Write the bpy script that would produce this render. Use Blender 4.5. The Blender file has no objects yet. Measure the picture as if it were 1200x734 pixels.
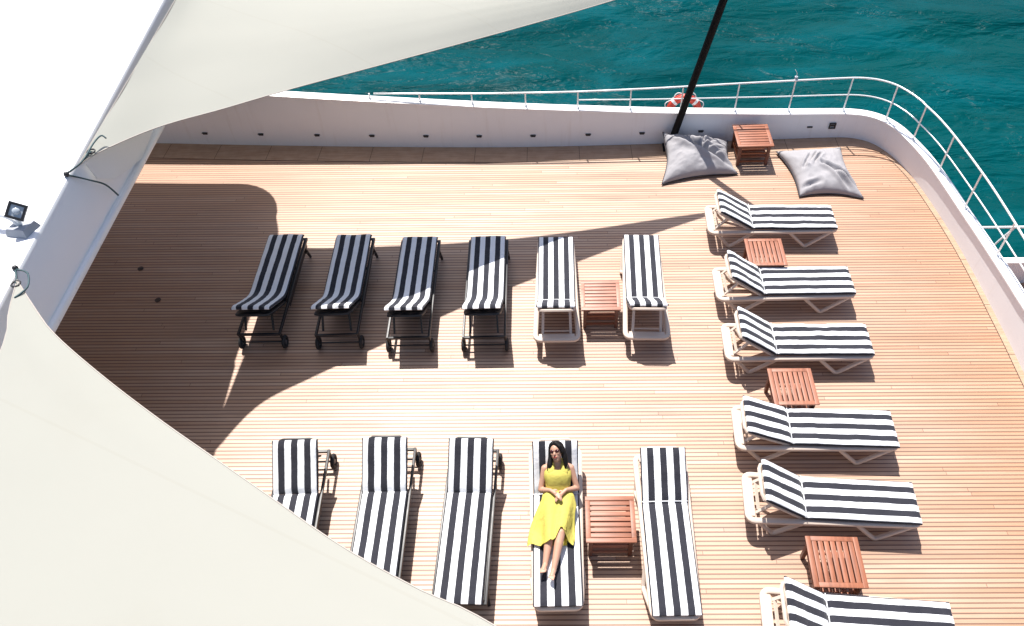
import bpy, bmesh, math, random
from mathutils import Vector, Matrix, noise
random.seed(7)
S = bpy.context.scene
COL = S.collection
PI = math.pi

# ------------------------------------------------------------------ camera, light, exposure
cam_d = bpy.data.cameras.new('camera')
cam = bpy.data.objects.new('camera', cam_d)
COL.objects.link(cam)
R_ = Vector((0.999934, 0.000903, -0.011462)); U_ = Vector((0.00682, 0.75601, 0.654525)); F_ = Vector((-0.009256, 0.65456, -0.755954))
m = Matrix((R_, U_, -F_)).transposed().to_4x4()
m.translation = Vector((0, 0, 8.9075))
cam.matrix_world = m
cam_d.sensor_fit = 'HORIZONTAL'
cam_d.sensor_width = 36.0
cam_d.lens = 928.724 / 1200 * 36
cam_d.shift_x = -(649.763 - 600) / 1200
cam_d.shift_y = (360.956 - 367) / 1200
cam_d.clip_start = 0.1
cam_d.clip_end = 6000
S.camera = cam

SUN_DIR = Vector((-0.176, 0.487, 1.0)).normalized()
elev = math.asin(SUN_DIR.z)
azim = math.atan2(SUN_DIR.x, SUN_DIR.y)
W = bpy.data.worlds.new('World')
S.world = W
W.use_nodes = True
nt = W.node_tree
bg = nt.nodes['Background']
sky = nt.nodes.new('ShaderNodeTexSky')
sky.sky_type = 'NISHITA'
sky.sun_disc = False
sky.sun_elevation = elev
sky.sun_rotation = azim
sky.dust_density = 2.0
sky.air_density = 0.8
nt.links.new(sky.outputs['Color'], bg.inputs['Color'])
bg.inputs['Strength'].default_value = 0.10
sl = bpy.data.lights.new('sun', 'SUN')
sl.energy = 4.8
sl.angle = math.radians(0.5)
sl.color = (1.0, 0.955, 0.90)
so = bpy.data.objects.new('sun', sl)
so.rotation_euler = (-SUN_DIR).to_track_quat('-Z', 'Y').to_euler()
so.location = (-10, 20, 50)
COL.objects.link(so)
S.view_settings.view_transform = 'Standard'
S.view_settings.look = 'None'
S.view_settings.gamma = 1.0
S.view_settings.use_curve_mapping = False
S.view_settings.exposure = 0.75
S.cycles.max_bounces = 8

# ------------------------------------------------------------------ material helpers
class NT:
    def __init__(self, name):
        self.m = bpy.data.materials.new(name)
        self.m.use_nodes = True
        self.t = self.m.node_tree
        self.b = self.t.nodes['Principled BSDF']
        self.out = self.t.nodes['Material Output']
    def n(self, typ, **kw):
        o = self.t.nodes.new(typ)
        for k, v in kw.items(): setattr(o, k, v)
        return o
    def l(self, a, b): self.t.links.new(a, b)
    def math(self, op, a, b=None, c=None, clamp=False):
        o = self.n('ShaderNodeMath', operation=op, use_clamp=clamp)
        for i, v in enumerate((a, b, c)):
            if v is None: continue
            if isinstance(v, (int, float)): o.inputs[i].default_value = v
            else: self.l(v, o.inputs[i])
        return o.outputs[0]
    def mix(self, f, a, b):
        o = self.n('ShaderNodeMix', data_type='RGBA')
        if isinstance(f, (int, float)): o.inputs[0].default_value = f
        else: self.l(f, o.inputs[0])
        for i, v in ((6, a), (7, b)):
            if isinstance(v, tuple): o.inputs[i].default_value = (*v, 1)
            else: self.l(v, o.inputs[i])
        return o.outputs[2]
    def obj(self):
        return self.n('ShaderNodeTexCoord').outputs['Object']
    def xyz(self, v):
        s = self.n('ShaderNodeSeparateXYZ'); self.l(v, s.inputs[0]); return s.outputs
    def comb(self, x, y, z):
        s = self.n('ShaderNodeCombineXYZ')
        for i, v in enumerate((x, y, z)):
            if isinstance(v, (int, float)): s.inputs[i].default_value = v
            else: self.l(v, s.inputs[i])
        return s.outputs[0]
    def noise(self, vec, scale, detail=3, rough=.55, dist=0.):
        o = self.n('ShaderNodeTexNoise')
        self.l(vec, o.inputs['Vector'])
        o.inputs['Scale'].default_value = scale
        o.inputs['Detail'].default_value = detail
        o.inputs['Roughness'].default_value = rough
        o.inputs['Distortion'].default_value = dist
        return o.outputs['Fac']
    def ramp(self, f, lo, hi):
        o = self.n('ShaderNodeMapRange'); o.interpolation_type = 'SMOOTHSTEP'
        self.l(f, o.inputs[0]); o.inputs[1].default_value = lo; o.inputs[2].default_value = hi
        return o.outputs[0]
    def bump(self, h, strength, dist=.01):
        o = self.n('ShaderNodeBump')
        o.inputs['Strength'].default_value = strength; o.inputs['Distance'].default_value = dist
        self.l(h, o.inputs['Height']); self.l(o.outputs[0], self.b.inputs['Normal'])

def plain(name, col, rough=.5, metal=0., var=.06, vscale=3., bump=0., bscale=80., spec=.5, coat=0., streak=0.):
    k = NT(name)
    v = k.obj()
    f = k.noise(v, vscale, 4)
    a = tuple(min(1, c * (1 - var)) for c in col); b = tuple(min(1, c * (1 + var)) for c in col)
    k.l(k.mix(f, a, b), k.b.inputs['Base Color'])
    r = k.math('MULTIPLY_ADD', k.noise(v, vscale * 4, 3), .16, rough - .08, clamp=True)
    k.l(r, k.b.inputs['Roughness'])
    k.b.inputs['Metallic'].default_value = metal
    k.b.inputs['Specular IOR Level'].default_value = spec
    k.b.inputs['Coat Weight'].default_value = coat
    if streak:
        x, y, z = k.xyz(v)
        sv = k.noise(k.comb(k.math('MULTIPLY', x, 9.), k.math('MULTIPLY', y, 9.), k.math('MULTIPLY', z, .7)), 1., 4, .6)
        base = k.b.inputs['Base Color'].links[0].from_socket
        k.l(k.mix(k.math('MULTIPLY', k.ramp(sv, .54, .8), streak), base, (.45, .38, .31)), k.b.inputs['Base Color'])
    if bump: k.bump(k.noise(v, bscale, 3), bump, .004)
    return k.m

def teak(name, pitch, light, mid, seamcol, seam=.15, length=2.6):
    k = NT(name)
    v = k.obj(); x, y, z = k.xyz(v)
    q = k.math('DIVIDE', y, pitch)
    idx = k.math('FLOOR', q); fr = k.math('FRACT', q)
    wn = k.n('ShaderNodeTexWhiteNoise', noise_dimensions='1D'); k.l(idx, wn.inputs['W'])
    xo = k.math('MULTIPLY_ADD', wn.outputs['Value'], 11.3, k.math('DIVIDE', x, length))
    jd = k.math('FLOOR', xo); jf = k.math('FRACT', xo)
    w2 = k.n('ShaderNodeTexWhiteNoise', noise_dimensions='2D'); k.l(k.comb(idx, jd, 0), w2.inputs['Vector'])
    rnd = w2.outputs['Value']
    # grain runs along each board
    gv = k.comb(k.math('MULTIPLY', x, 1.6), k.math('MULTIPLY', y, 55.), rnd)
    grain = k.noise(gv, 1.0, 5, .6)
    sv = k.comb(k.math('MULTIPLY', x, .45), k.math('MULTIPLY', y, 5.), 3.1)
    streak = k.noise(sv, 1., 4, .6)
    big = k.noise(v, .32, 3, .5)
    big2 = k.noise(k.comb(k.math('MULTIPLY', x, .6), y, 8.), .9, 4, .6)
    c = k.mix(k.ramp(k.math('ADD', k.math('MULTIPLY', rnd, .5), k.math('MULTIPLY', grain, .5)), .2, .85), mid, light)
    c = k.mix(k.math('MULTIPLY', k.ramp(streak, .48, .74), .5), c, tuple(a * .52 for a in mid))
    c = k.mix(k.math('MULTIPLY', k.ramp(big, .38, .68), .42), c, (.43, .25, .15))
    c = k.mix(k.math('MULTIPLY', k.ramp(big2, .5, .75), .35), c, (.47, .34, .26))
    grey = k.noise(k.comb(k.math('MULTIPLY', x, .25), k.math('MULTIPLY', y, 2.2), 31.), 1., 4, .6)
    c = k.mix(k.math('MULTIPLY', k.ramp(grey, .54, .74), .5), c, (.33, .25, .205))
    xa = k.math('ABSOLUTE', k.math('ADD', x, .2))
    warm_edge_shade = k.ramp(k.math('ADD', xa, k.math('MULTIPLY', k.noise(k.comb(k.math('MULTIPLY', x, .5), y, 5.), .8, 4, .6), 3.2)), 4.6, 8.4)
    c = k.mix(k.math('MULTIPLY', warm_edge_shade, .55), c, k.mix(grain, (.30, .125, .055), (.42, .225, .115)))  # warmer, less-walked edge teak, its red deepened to paint in the left shade
    # caulked seams, not perfectly even
    wob = k.math('MULTIPLY_ADD', k.noise(k.comb(k.math('MULTIPLY', x, .8), idx, 0.), 1., 2), .12, seam - .06)
    ed = k.math('MINIMUM', fr, k.math('SUBTRACT', 1., fr))
    sm = k.math('SUBTRACT', 1., k.ramp(k.math('SUBTRACT', ed, k.math('MULTIPLY', wob, .5)), -.035, .05))
    bt = k.math('LESS_THAN', jf, .0009)
    sm = k.math('MAXIMUM', sm, bt)
    c = k.mix(k.math('MULTIPLY', sm, .8), c, seamcol)
    k.l(c, k.b.inputs['Base Color'])
    k.l(k.math('MULTIPLY_ADD', k.math('ADD', k.math('MULTIPLY', grain, .5), k.math('MULTIPLY', big2, .5)), .26, .38), k.b.inputs['Roughness'])
    k.b.inputs['Specular IOR Level'].default_value = .62
    h = k.math('ADD', k.math('MULTIPLY', k.math('SUBTRACT', 1., sm), .7), k.math('MULTIPLY', grain, .12))
    h = k.math('ADD', h, k.math('MULTIPLY', rnd, .12))
    k.bump(h, .45, .005)
    return k.m

def wood(name, a, b, axis=0):
    k = NT(name)
    v = k.obj(); x, y, z = k.xyz(v)
    sc = [22., 22., 22.]; sc[axis] = 1.5
    gv = k.comb(k.math('MULTIPLY', x, sc[0]), k.math('MULTIPLY', y, sc[1]), k.math('MULTIPLY', z, sc[2]))
    g = k.noise(gv, 1.6, 5, .65, .6)
    f = k.math('ADD', k.math('MULTIPLY', g, .7), k.math('MULTIPLY', k.noise(v, 6., 2), .3))
    oi = k.n('ShaderNodeObjectInfo').outputs['Random']
    hs = k.n('ShaderNodeHueSaturation'); k.l(k.mix(k.ramp(f, .28, .7), a, b), hs.inputs['Color'])
    k.l(k.math('MULTIPLY_ADD', oi, .45, .80), hs.inputs['Value']); k.l(k.math('MULTIPLY_ADD', oi, -.25, 1.08), hs.inputs['Saturation'])
    k.l(hs.outputs[0], k.b.inputs['Base Color'])
    k.b.inputs['Roughness'].default_value = .48
    k.bump(g, .25, .003)
    return k.m

def stripes(name):
    k = NT(name)
    v = k.obj(); x, y, z = k.xyz(v)
    wv = k.math('MULTIPLY_ADD', k.math('SUBTRACT', k.noise(v, 7., 2), .5), .006, x)
    q = k.math('FLOOR', k.math('DIVIDE', k.math('ADD', wv, .27), .07715))
    odd = k.math('MODULO', q, 2.)
    side = k.math('GREATER_THAN', k.math('ABSOLUTE', x), .2565)
    f = k.math('MAXIMUM', k.math('GREATER_THAN', odd, .5), side)
    n = k.noise(v, 9., 4)
    white = k.mix(n, (.70, .72, .745), (.80, .81, .825))
    dark = k.mix(n, (.012, .013, .020), (.026, .026, .036))
    k.l(k.mix(f, white, dark), k.b.inputs['Base Color'])
    k.b.inputs['Roughness'].default_value = .82
    k.b.inputs['Sheen Weight'].default_value = .12
    k.b.inputs['Specular IOR Level'].default_value = .3
    k.bump(k.math('ADD', k.math('MULTIPLY', k.noise(v, 14., 3), 1.), k.math('MULTIPLY', k.noise(v, 260., 1), .15)), .55, .012)
    return k.m

def fabric(name, a, b, bs=.5, scale=10., trans=0., rough=.85):
    k = NT(name)
    v = k.obj()
    n = k.noise(v, scale * .2, 4)
    c = k.mix(n, a, b)
    k.l(c, k.b.inputs['Base Color'])
    k.b.inputs['Roughness'].default_value = rough
    k.b.inputs['Specular IOR Level'].default_value = .2
    k.bump(k.noise(v, scale, 4), bs, .02)
    if trans > .2:
        x, y, z = k.xyz(v)
        fr = k.math('FRACT', k.math('DIVIDE', k.math('ADD', k.math('MULTIPLY', x, .42), k.math('MULTIPLY', y, .91)), 1.45))
        st = k.math('LESS_THAN', fr, .016)
        c = k.mix(k.math('MULTIPLY', st, .22), c, (.37, .36, .31))
        dirt = k.ramp(k.noise(v, .9, 5, .65), .52, .8)
        c = k.mix(k.math('MULTIPLY', dirt, .10), c, (.36, .34, .28))
        k.l(c, k.b.inputs['Base Color'])
    if trans:
        t = k.n('ShaderNodeBsdfTranslucent'); k.l(c, t.inputs['Color'])
        mx = k.n('ShaderNodeMixShader'); mx.inputs[0].default_value = trans
        k.l(k.b.outputs[0], mx.inputs[1]); k.l(t.outputs[0], mx.inputs[2])
        k.l(mx.outputs[0], k.out.inputs['Surface'])
    return k.m

def water():
    k = NT('sea_water')
    v = k.obj(); x, y, z = k.xyz(v)
    n1 = k.noise(v, .05, 3); n2 = k.noise(k.comb(k.math('MULTIPLY', x, .4), y, 0.), .55, 5, .6, .6)
    c = k.mix(k.ramp(n1, .35, .65), (.0001, .038, .043), (.0001, .060, .064))
    c = k.mix(k.math('MULTIPLY', k.ramp(n2, .4, .7), .6), c, (.0002, .076, .094))
    k.l(c, k.b.inputs['Base Color'])
    k.b.inputs['Roughness'].default_value = .3
    k.b.inputs['Specular IOR Level'].default_value = .018
    rot = k.n('ShaderNodeMapping'); k.l(v, rot.inputs[0]); rot.inputs['Rotation'].default_value = (0, 0, .5); rot.inputs['Scale'].default_value = (.45, 1., 1.)
    a = k.noise(rot.outputs[0], .42, 4, .52, .7)
    rot2 = k.n('ShaderNodeMapping'); k.l(v, rot2.inputs[0]); rot2.inputs['Rotation'].default_value = (0, 0, -.25); rot2.inputs['Scale'].default_value = (.5, 1., 1.)
    b = k.noise(rot2.outputs[0], 1.9, 4, .6, .8)
    d = k.noise(rot.outputs[0], .13, 2)
    h = k.math('ADD', k.math('MULTIPLY', a, 1.), k.math('ADD', k.math('MULTIPLY', b, .16), k.math('MULTIPLY', d, 3.4)))
    k.bump(h, .75, 1.2)
    return k.m

M = {
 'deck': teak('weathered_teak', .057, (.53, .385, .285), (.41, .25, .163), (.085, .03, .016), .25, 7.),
 'margin': wood('margin_teak', (.32, .19, .115), (.46, .31, .21), 0),
 'caulk': plain('deck_caulking', (.03, .022, .018), .7),
 'paint': plain('white_ship_paint', (.80, .81, .83), .38, var=.03, vscale=.8, bump=.02, bscale=6.),
 'bulwark': plain('off_white_ship_paint', (.80, .81, .825), .40, var=.05, vscale=1.1, bump=.03, bscale=5., streak=.18),
 'cap': plain('gloss_white_paint', (.84, .84, .84), .3, var=.03),
 'steel': plain('polished_steel_rail', (.80, .82, .82), .3, metal=.25, var=.05),
 'sail': fabric('cream_sailcloth', (.400, .406, .364), (.420, .426, .384), .10, 3., trans=.27),
 'hem': plain('sail_edge_webbing', (.40, .36, .32), .7),
 'rope': plain('dark_teal_rope', (.03, .07, .08), .6),
 'pole': plain('black_pole_paint', (.003, .003, .004), .55, var=.2, spec=.15),
 'stripe': stripes('striped_cushion_fabric'),
 'piping': plain('white_piping', (.72, .73, .74), .7),
 'beige': plain('beige_plastic', (.58, .485, .41), .45, var=.08, vscale=5., bump=.05, bscale=40.),
 'black': plain('black_metal', (.012, .012, .014), .42, var=.2),
 'rubber': plain('black_rubber', (.014, .014, .015), .75, var=.2),
 'hub': plain('grey_wheel_hub', (.12, .12, .13), .4, metal=.3),
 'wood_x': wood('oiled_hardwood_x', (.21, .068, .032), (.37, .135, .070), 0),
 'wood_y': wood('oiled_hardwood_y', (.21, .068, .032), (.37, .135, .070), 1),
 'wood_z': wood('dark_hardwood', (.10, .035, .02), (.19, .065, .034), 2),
 'bag': fabric('grey_canvas', (.29, .283, .297), (.36, .35, .363), .5, 7.),
 'bagdark': plain('dark_seam_tape', (.04, .04, .048), .8),
 'skin': plain('skin', (.49, .275, .19), .5, var=.06, vscale=8.),
 'hair': plain('black_hair', (.006, .0045, .0045), .6, var=.3, bump=.2, bscale=90., spec=.25),
 'dress': fabric('yellow_chiffon', (.58, .50, .10), (.65, .57, .14), .35, 22., trans=.12, rough=.7),
 'lens': plain('sunglass_lens', (.05, .01, .012), .15),
 'lips': plain('lips', (.45, .08, .07), .45),
 'red': plain('red_lifebuoy_paint', (.58, .05, .025), .5, var=.12),
 'white': plain('white_tape', (.78, .78, .76), .6),
 'dark': plain('dark_fitting', (.02, .02, .022), .45),
 'glass': plain('lamp_glass', (.45, .5, .55), .12),
 'plug': plain('tarnished_cap', (.055, .03, .02), .5),
 'grey': plain('grey_fitting_paint', (.34, .36, .40), .5),
 'sea': water(),
}

# ------------------------------------------------------------------ mesh helpers
class MB:
    def __init__(self): self.bm = bmesh.new()
    def box(self, c, s, rot=None, bev=0., seg=2):
        r = bmesh.ops.create_cube(self.bm, size=1.0)
        vs = r['verts']
        bmesh.ops.scale(self.bm, vec=Vector(s), verts=vs)
        if bev:
            es = list({e for v in vs for e in v.link_edges})
            r2 = bmesh.ops.bevel(self.bm, geom=es, offset=bev, segments=seg, affect='EDGES', profile=.6)
            vs = list({v for f in r2['faces'] for v in f.verts} | {v for v in vs if v.is_valid})
        if rot is not None: bmesh.ops.rotate(self.bm, cent=(0, 0, 0), matrix=rot, verts=vs)
        bmesh.ops.translate(self.bm, vec=Vector(c), verts=vs)
        return vs
    def bar(self, p, q, w, h, bev=0., up=(0, 0, 1)):
        p = Vector(p); q = Vector(q); t = (q - p); L = t.length; t.normalize()
        u = Vector(up)
        if abs(t.dot(u)) > .98: u = Vector((0, 1, 0))
        s = t.cross(u).normalized(); u = s.cross(t)
        rot = Matrix((s, t, u)).transposed()
        return self.box((p + q) / 2, (w, L, h), rot, bev)
    def sweep(self, path, prof, closed=False, up=(0, 0, 1), caps=True, scales=None):
        P = [Vector(p) for p in path]; n = len(P); rings = []
        for i in range(n):
            if closed: t = P[(i + 1) % n] - P[i - 1]
            else: t = P[min(i + 1, n - 1)] - P[max(i - 1, 0)]
            t.normalize(); u = Vector(up)
            if abs(t.dot(u)) > .999: u = Vector((0, 1, 0))
            s = t.cross(u).normalized(); u = s.cross(t)
            k = scales[i] if scales else 1.
            rings.append([self.bm.verts.new(P[i] + s * a * k + u * b * k) for a, b in prof])
        m_ = len(prof)
        for i in range(n if closed else n - 1):
            A = rings[i]; B = rings[(i + 1) % n]
            for j in range(m_):
                self.bm.faces.new((A[j], A[(j + 1) % m_], B[(j + 1) % m_], B[j]))
        if caps and not closed:
            self.bm.faces.new(rings[0][::-1]); self.bm.faces.new(rings[-1])
    def tube(self, path, r, seg=8, closed=False, scales=None, up=(0, 0, 1)):
        self.sweep(path, [(r * math.cos(2 * PI * i / seg), r * math.sin(2 * PI * i / seg)) for i in range(seg)], closed, up=up, scales=scales)
    def ball(self, c, s, seg=14, rot=None):
        r = bmesh.ops.create_uvsphere(self.bm, u_segments=seg, v_segments=max(6, seg // 2 + 2), radius=1.)
        vs = r['verts']
        bmesh.ops.scale(self.bm, vec=Vector(s) if not isinstance(s, (int, float)) else Vector((s, s, s)), verts=vs)
        if rot is not None: bmesh.ops.rotate(self.bm, cent=(0, 0, 0), matrix=rot, verts=vs)
        bmesh.ops.translate(self.bm, vec=Vector(c), verts=vs)
    def limb(self, pts):
        """chain of (point, radius): tapered round segments that overlap in balls at the joints"""
        for (p, r) in pts: self.ball(p, r, 12)
        for (p, r), (q, s) in zip(pts[:-1], pts[1:]):
            p = Vector(p); q = Vector(q)
            self.tube([p, q], 1., 12, scales=[r, s])
    def loft(self, rings, closed_caps=True):
        R = [[self.bm.verts.new(v) for v in r] for r in rings]
        for A, B in zip(R[:-1], R[1:]):
            n = len(A)
            for j in range(n): self.bm.faces.new((A[j], A[(j + 1) % n], B[(j + 1) % n], B[j]))
        if closed_caps:
            self.bm.faces.new(R[0][::-1]); self.bm.faces.new(R[-1])
    def build(self, name, mat, parent=None, smooth=None, loc=None):
        bmesh.ops.recalc_face_normals(self.bm, faces=self.bm.faces[:])
        me = bpy.data.meshes.new(name); self.bm.to_mesh(me); self.bm.free()
        o = bpy.data.objects.new(name, me); COL.objects.link(o)
        me.materials.append(mat)
        if smooth is not None: shade(me, smooth)
        if parent: o.parent = parent
        if loc: o.location = loc
        return o

def shade(me, angle):
    for p in me.polygons: p.use_smooth = True
    if angle < 180:
        bm = bmesh.new(); bm.from_mesh(me)
        for e in bm.edges:
            if len(e.link_faces) == 2 and e.calc_face_angle(0) > math.radians(angle): e.smooth = False
        bm.to_mesh(me); bm.free()

def tag(o, label=None, cat=None, group=None, kind=None):
    if label: o['label'] = label
    if cat: o['category'] = cat
    if group: o['group'] = group
    if kind: o['kind'] = kind
    return o
def empty(name, loc=(0, 0, 0), rz=0.):
    o = bpy.data.objects.new(name, None); COL.objects.link(o)
    o.location = loc; o.rotation_euler = (0, 0, rz); o.empty_display_size = .2
    return o
def kids(o): return [c for c in bpy.data.objects if c.parent == o]
def copy_tree(o, parent=None):
    c = o.copy(); COL.objects.link(c)
    if parent: c.parent = parent
    for ch in kids(o): copy_tree(ch, c)
    return c
def catmull(P, n=8):
    P = [Vector(p) for p in P]; out = []
    for i in range(len(P) - 1):
        p0 = P[max(i - 1, 0)]; p1 = P[i]; p2 = P[i + 1]; p3 = P[min(i + 2, len(P) - 1)]
        for k in range(n):
            t = k / n
            out.append(.5 * ((2 * p1) + (p2 - p0) * t + (2 * p0 - 5 * p1 + 4 * p2 - p3) * t * t + (3 * p1 - p0 - 3 * p2 + p3) * t ** 3))
    out.append(P[-1]); return out
def lerp_tab(tab, x):
    if x <= tab[0][0]: return tab[0][1]
    for (a, va), (b, vb) in zip(tab[:-1], tab[1:]):
        if x <= b: return va + (vb - va) * (x - a) / (b - a)
    return tab[-1][1]
def rrect(hx, y0, y1, r, z=0., n=5):
    out = []
    for cx, cy, a0 in ((hx - r, y1 - r, 0), (-hx + r, y1 - r, 90), (-hx + r, y0 + r, 180), (hx - r, y0 + r, 270)):
        for i in range(n + 1):
            a = math.radians(a0 + 90 * i / n)
            out.append((cx + r * math.cos(a), cy + r * math.sin(a), z))
    return out
def rprof(w, h, r=.3):
    w /= 2; h /= 2; k = 1 - r
    return [(w, h * k), (w * k, h), (-w * k, h), (-w, h * k), (-w, -h * k), (-w * k, -h), (w * k, -h), (w, -h * k)]

# ------------------------------------------------------------------ setting: sea, decks
b = MB()
n = 2500
vs = [b.bm.verts.new(v) for v in ((-n, -n, -6.5), (n, -n, -6.5), (n, n, -6.5), (-n, n, -6.5))]
b.bm.faces.new(vs)
sea = tag(b.build('sea', M['sea']), kind='structure')

# inner foot of the bulwark, far side then round the corner and down the right side
foot = catmull([(-12, 11.95, 0), (-9.5, 11.85, 0), (-7.46, 11.76, 0), (-5.5, 11.67, 0), (-3.2, 11.59, 0), (-.88, 11.55, 0), (1.44, 11.6, 0), (3.45, 11.69, 0),
                (4.7, 11.745, 0), (5.2, 11.74, 0), (5.53, 11.62, 0), (5.75, 11.38, 0), (5.93, 11.0, 0), (6.1, 10.36, 0), (6.25, 9.23, 0), (6.31, 8.36, 0), (6.34, 7.39, 0), (6.35, 6.5, 0), (6.34, 3, 0), (6.3, -2, 0), (6.25, -6, 0)], 6)
arc = [0.]
for p, q in zip(foot[:-1], foot[1:]): arc.append(arc[-1] + (q - p).length)
HT = [(-12, 1.35), (-7.46, 1.22), (-4.7, 1.06), (-3.2, .98), (-.88, .85), (1.27, .71), (3.77, .56), (5.13, .52)]
def wall_h(p):
    if p.y > 11.2: return lerp_tab(HT, p.x)
    return lerp_tab([(-6, 1.05), (3, .85), (6.5, .66), (7.39, .60), (8.36, .52), (9.2, .47), (11.2, .50)], p.y)
HH = [wall_h(p) for p in foot]
for _ in range(3): HH = [HH[0]] + [(HH[i - 1] + HH[i] + HH[i + 1]) / 3 for i in range(1, len(HH) - 1)] + [HH[-1]]
def side(i):
    t = (foot[min(i + 1, len(foot) - 1)] - foot[max(i - 1, 0)]).normalized()
    return Vector((-t.y, t.x, 0))          # outward (left of travel)
OUT = [side(i) for i in range(len(foot))]

b = MB()
poly = [p + o * .06 for p, o in zip(foot, OUT)] + [Vector((-12, -6, 0))]
f = b.bm.faces.new([b.bm.verts.new(p) for p in poly])
bmesh.ops.triangulate(b.bm, faces=[f])
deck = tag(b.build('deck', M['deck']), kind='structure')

# margin boards along the bulwark, on a strip of dark caulking
def mw(i):
    p = foot[i]
    return .42 if p.x < 4.6 and p.y > 11 else max(.085, .42 - .30 * max(0, min(1, (11.74 - p.y + max(0, p.x - 4.6) * .5) / 1.0)) - .04)
def strip(lo, hi, inset0, inset1, z, bld):
    prev = None
    for i in range(lo, hi + 1):
        a = bld.bm.verts.new(foot[i] - OUT[i] * inset0(i) + Vector((0, 0, z)))
        c = bld.bm.verts.new(foot[i] - OUT[i] * inset1(i) + Vector((0, 0, z)))
        if prev: bld.bm.faces.new((prev[0], prev[1], c, a))
        prev = (a, c)
b = MB(); strip(0, len(foot) - 1, lambda i: -.03, lambda i: mw(i) + .007, .003, b)
tag(b.build('deck_caulking', M['caulk']), kind='structure')
b = MB()
seglen = .93; s0 = 0.
def at_arc(s):
    for i in range(len(arc) - 1):
        if arc[i + 1] >= s:
            t = (s - arc[i]) / (arc[i + 1] - arc[i])
            return foot[i].lerp(foot[i + 1], t), OUT[i].lerp(OUT[i + 1], t).normalized(), mw(i) + (mw(i + 1) - mw(i)) * t, HH[i] + (HH[i + 1] - HH[i]) * t
    return foot[-1], OUT[-1], mw(len(foot) - 1), HH[-1]
s = .25
while s < arc[-1] - .1:
    e = min(s + seglen - .007, arc[-1])
    prev = None
    for k in range(7):
        p, o, w, h = at_arc(s + (e - s) * k / 6)
        z = .007
        row = [p + o * .02 + Vector((0, 0, z)), p - o * w + Vector((0, 0, z)), p - o * w + Vector((0, 0, .0035))]
        row = [b.bm.verts.new(v) for v in row]
        if prev:
            for a in (0, 1): b.bm.faces.new((prev[a], prev[a + 1], row[a + 1], row[a]))
        prev = row
    s += seglen
tag(b.build('deck_margin', M['margin']), kind='structure')

# aft deck one level down beyond the right side
b = MB()
b.bm.faces.new([b.bm.verts.new(v) for v in ((6.2, -6, -2.62), (16, -6, -2.62), (16, 10.7, -2.62), (6.2, 10.7, -2.62))])
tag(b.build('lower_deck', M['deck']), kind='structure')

# ------------------------------------------------------------------ bulwark
bul = tag(empty('bulwark', (0, 11.6, 0)), 'low white bulwark curving round the far and right edges of the teak deck', 'bulwark')
def off(parent): return Vector(parent.location)
b = MB(); o0 = off(bul)
prev = None; TH = .13
for i, p in enumerate(foot):
    o = OUT[i]; h = HH[i] - .035
    pts = [p + Vector((0, 0, -.05)), p + Vector((0, 0, .03)), p + o * .004 + Vector((0, 0, h * .5)), p + o * .008 + Vector((0, 0, h)), p + o * TH + Vector((0, 0, h)), p + o * TH + Vector((0, 0, -.4)), p + o * (TH - .02) + Vector((0, 0, -2.6)), p + o * (TH - .3) + Vector((0, 0, -7))]
    row = [b.bm.verts.new(v - o0) for v in pts]
    if prev:
        for a in range(len(row) - 1): b.bm.faces.new((prev[a], prev[a + 1], row[a + 1], row[a]))
    prev = row
b.build('wall', M['bulwark'], bul, smooth=40)
b = MB()
capP = [p + OUT[i] * .065 + Vector((0, 0, HH[i] - .012)) - o0 for i, p in enumerate(foot)]
b.sweep(capP, rprof(.17, .044, .45))
b.build('cap_rail', M['cap'], bul, smooth=50)
k = 0
for x in [-6.4, -5.38, -4.36, -3.37, -2.4, -1.45, -.49, .49, 1.45, 2.5]:
    i = min(range(len(foot)), key=lambda j: abs(foot[j].x - x) + (0 if foot[j].y > 11.3 else 9))
    p = foot[i].copy(); o = OUT[i]
    yy = lerp_tab([(q.x, q.y) for q in foot if q.y > 11.3], x)
    b = MB()
    b.box((0, 0, 0), (.085, .03, .045), bev=.012)
    b.box((0, -.012, .016), (.10, .03, .012), bev=.004)
    b.build('deck_light', M['dark'], bul, loc=Vector((x, yy - .003, .25)) - o0)
b = MB(); b.box((0, 0, 0), (.10, .025, .03), bev=.008); b.build('drain_slot', M['dark'], bul, loc=Vector((4.46, 11.735, .25)) - o0)
b = MB()
b.box((-.05, 0, 0), (.018, .03, .10), bev=.005); b.box((.05, 0, 0), (.018, .03, .10), bev=.005); b.box((0, 0, .05), (.12, .03, .018), bev=.005); b.box((0, 0, -.05), (.12, .03, .018), bev=.005); b.box((0, .006, 0), (.08, .02, .03))
b.build('socket_box', M['dark'], bul, loc=Vector((4.86, 11.737, .27)) - o0)

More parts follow.
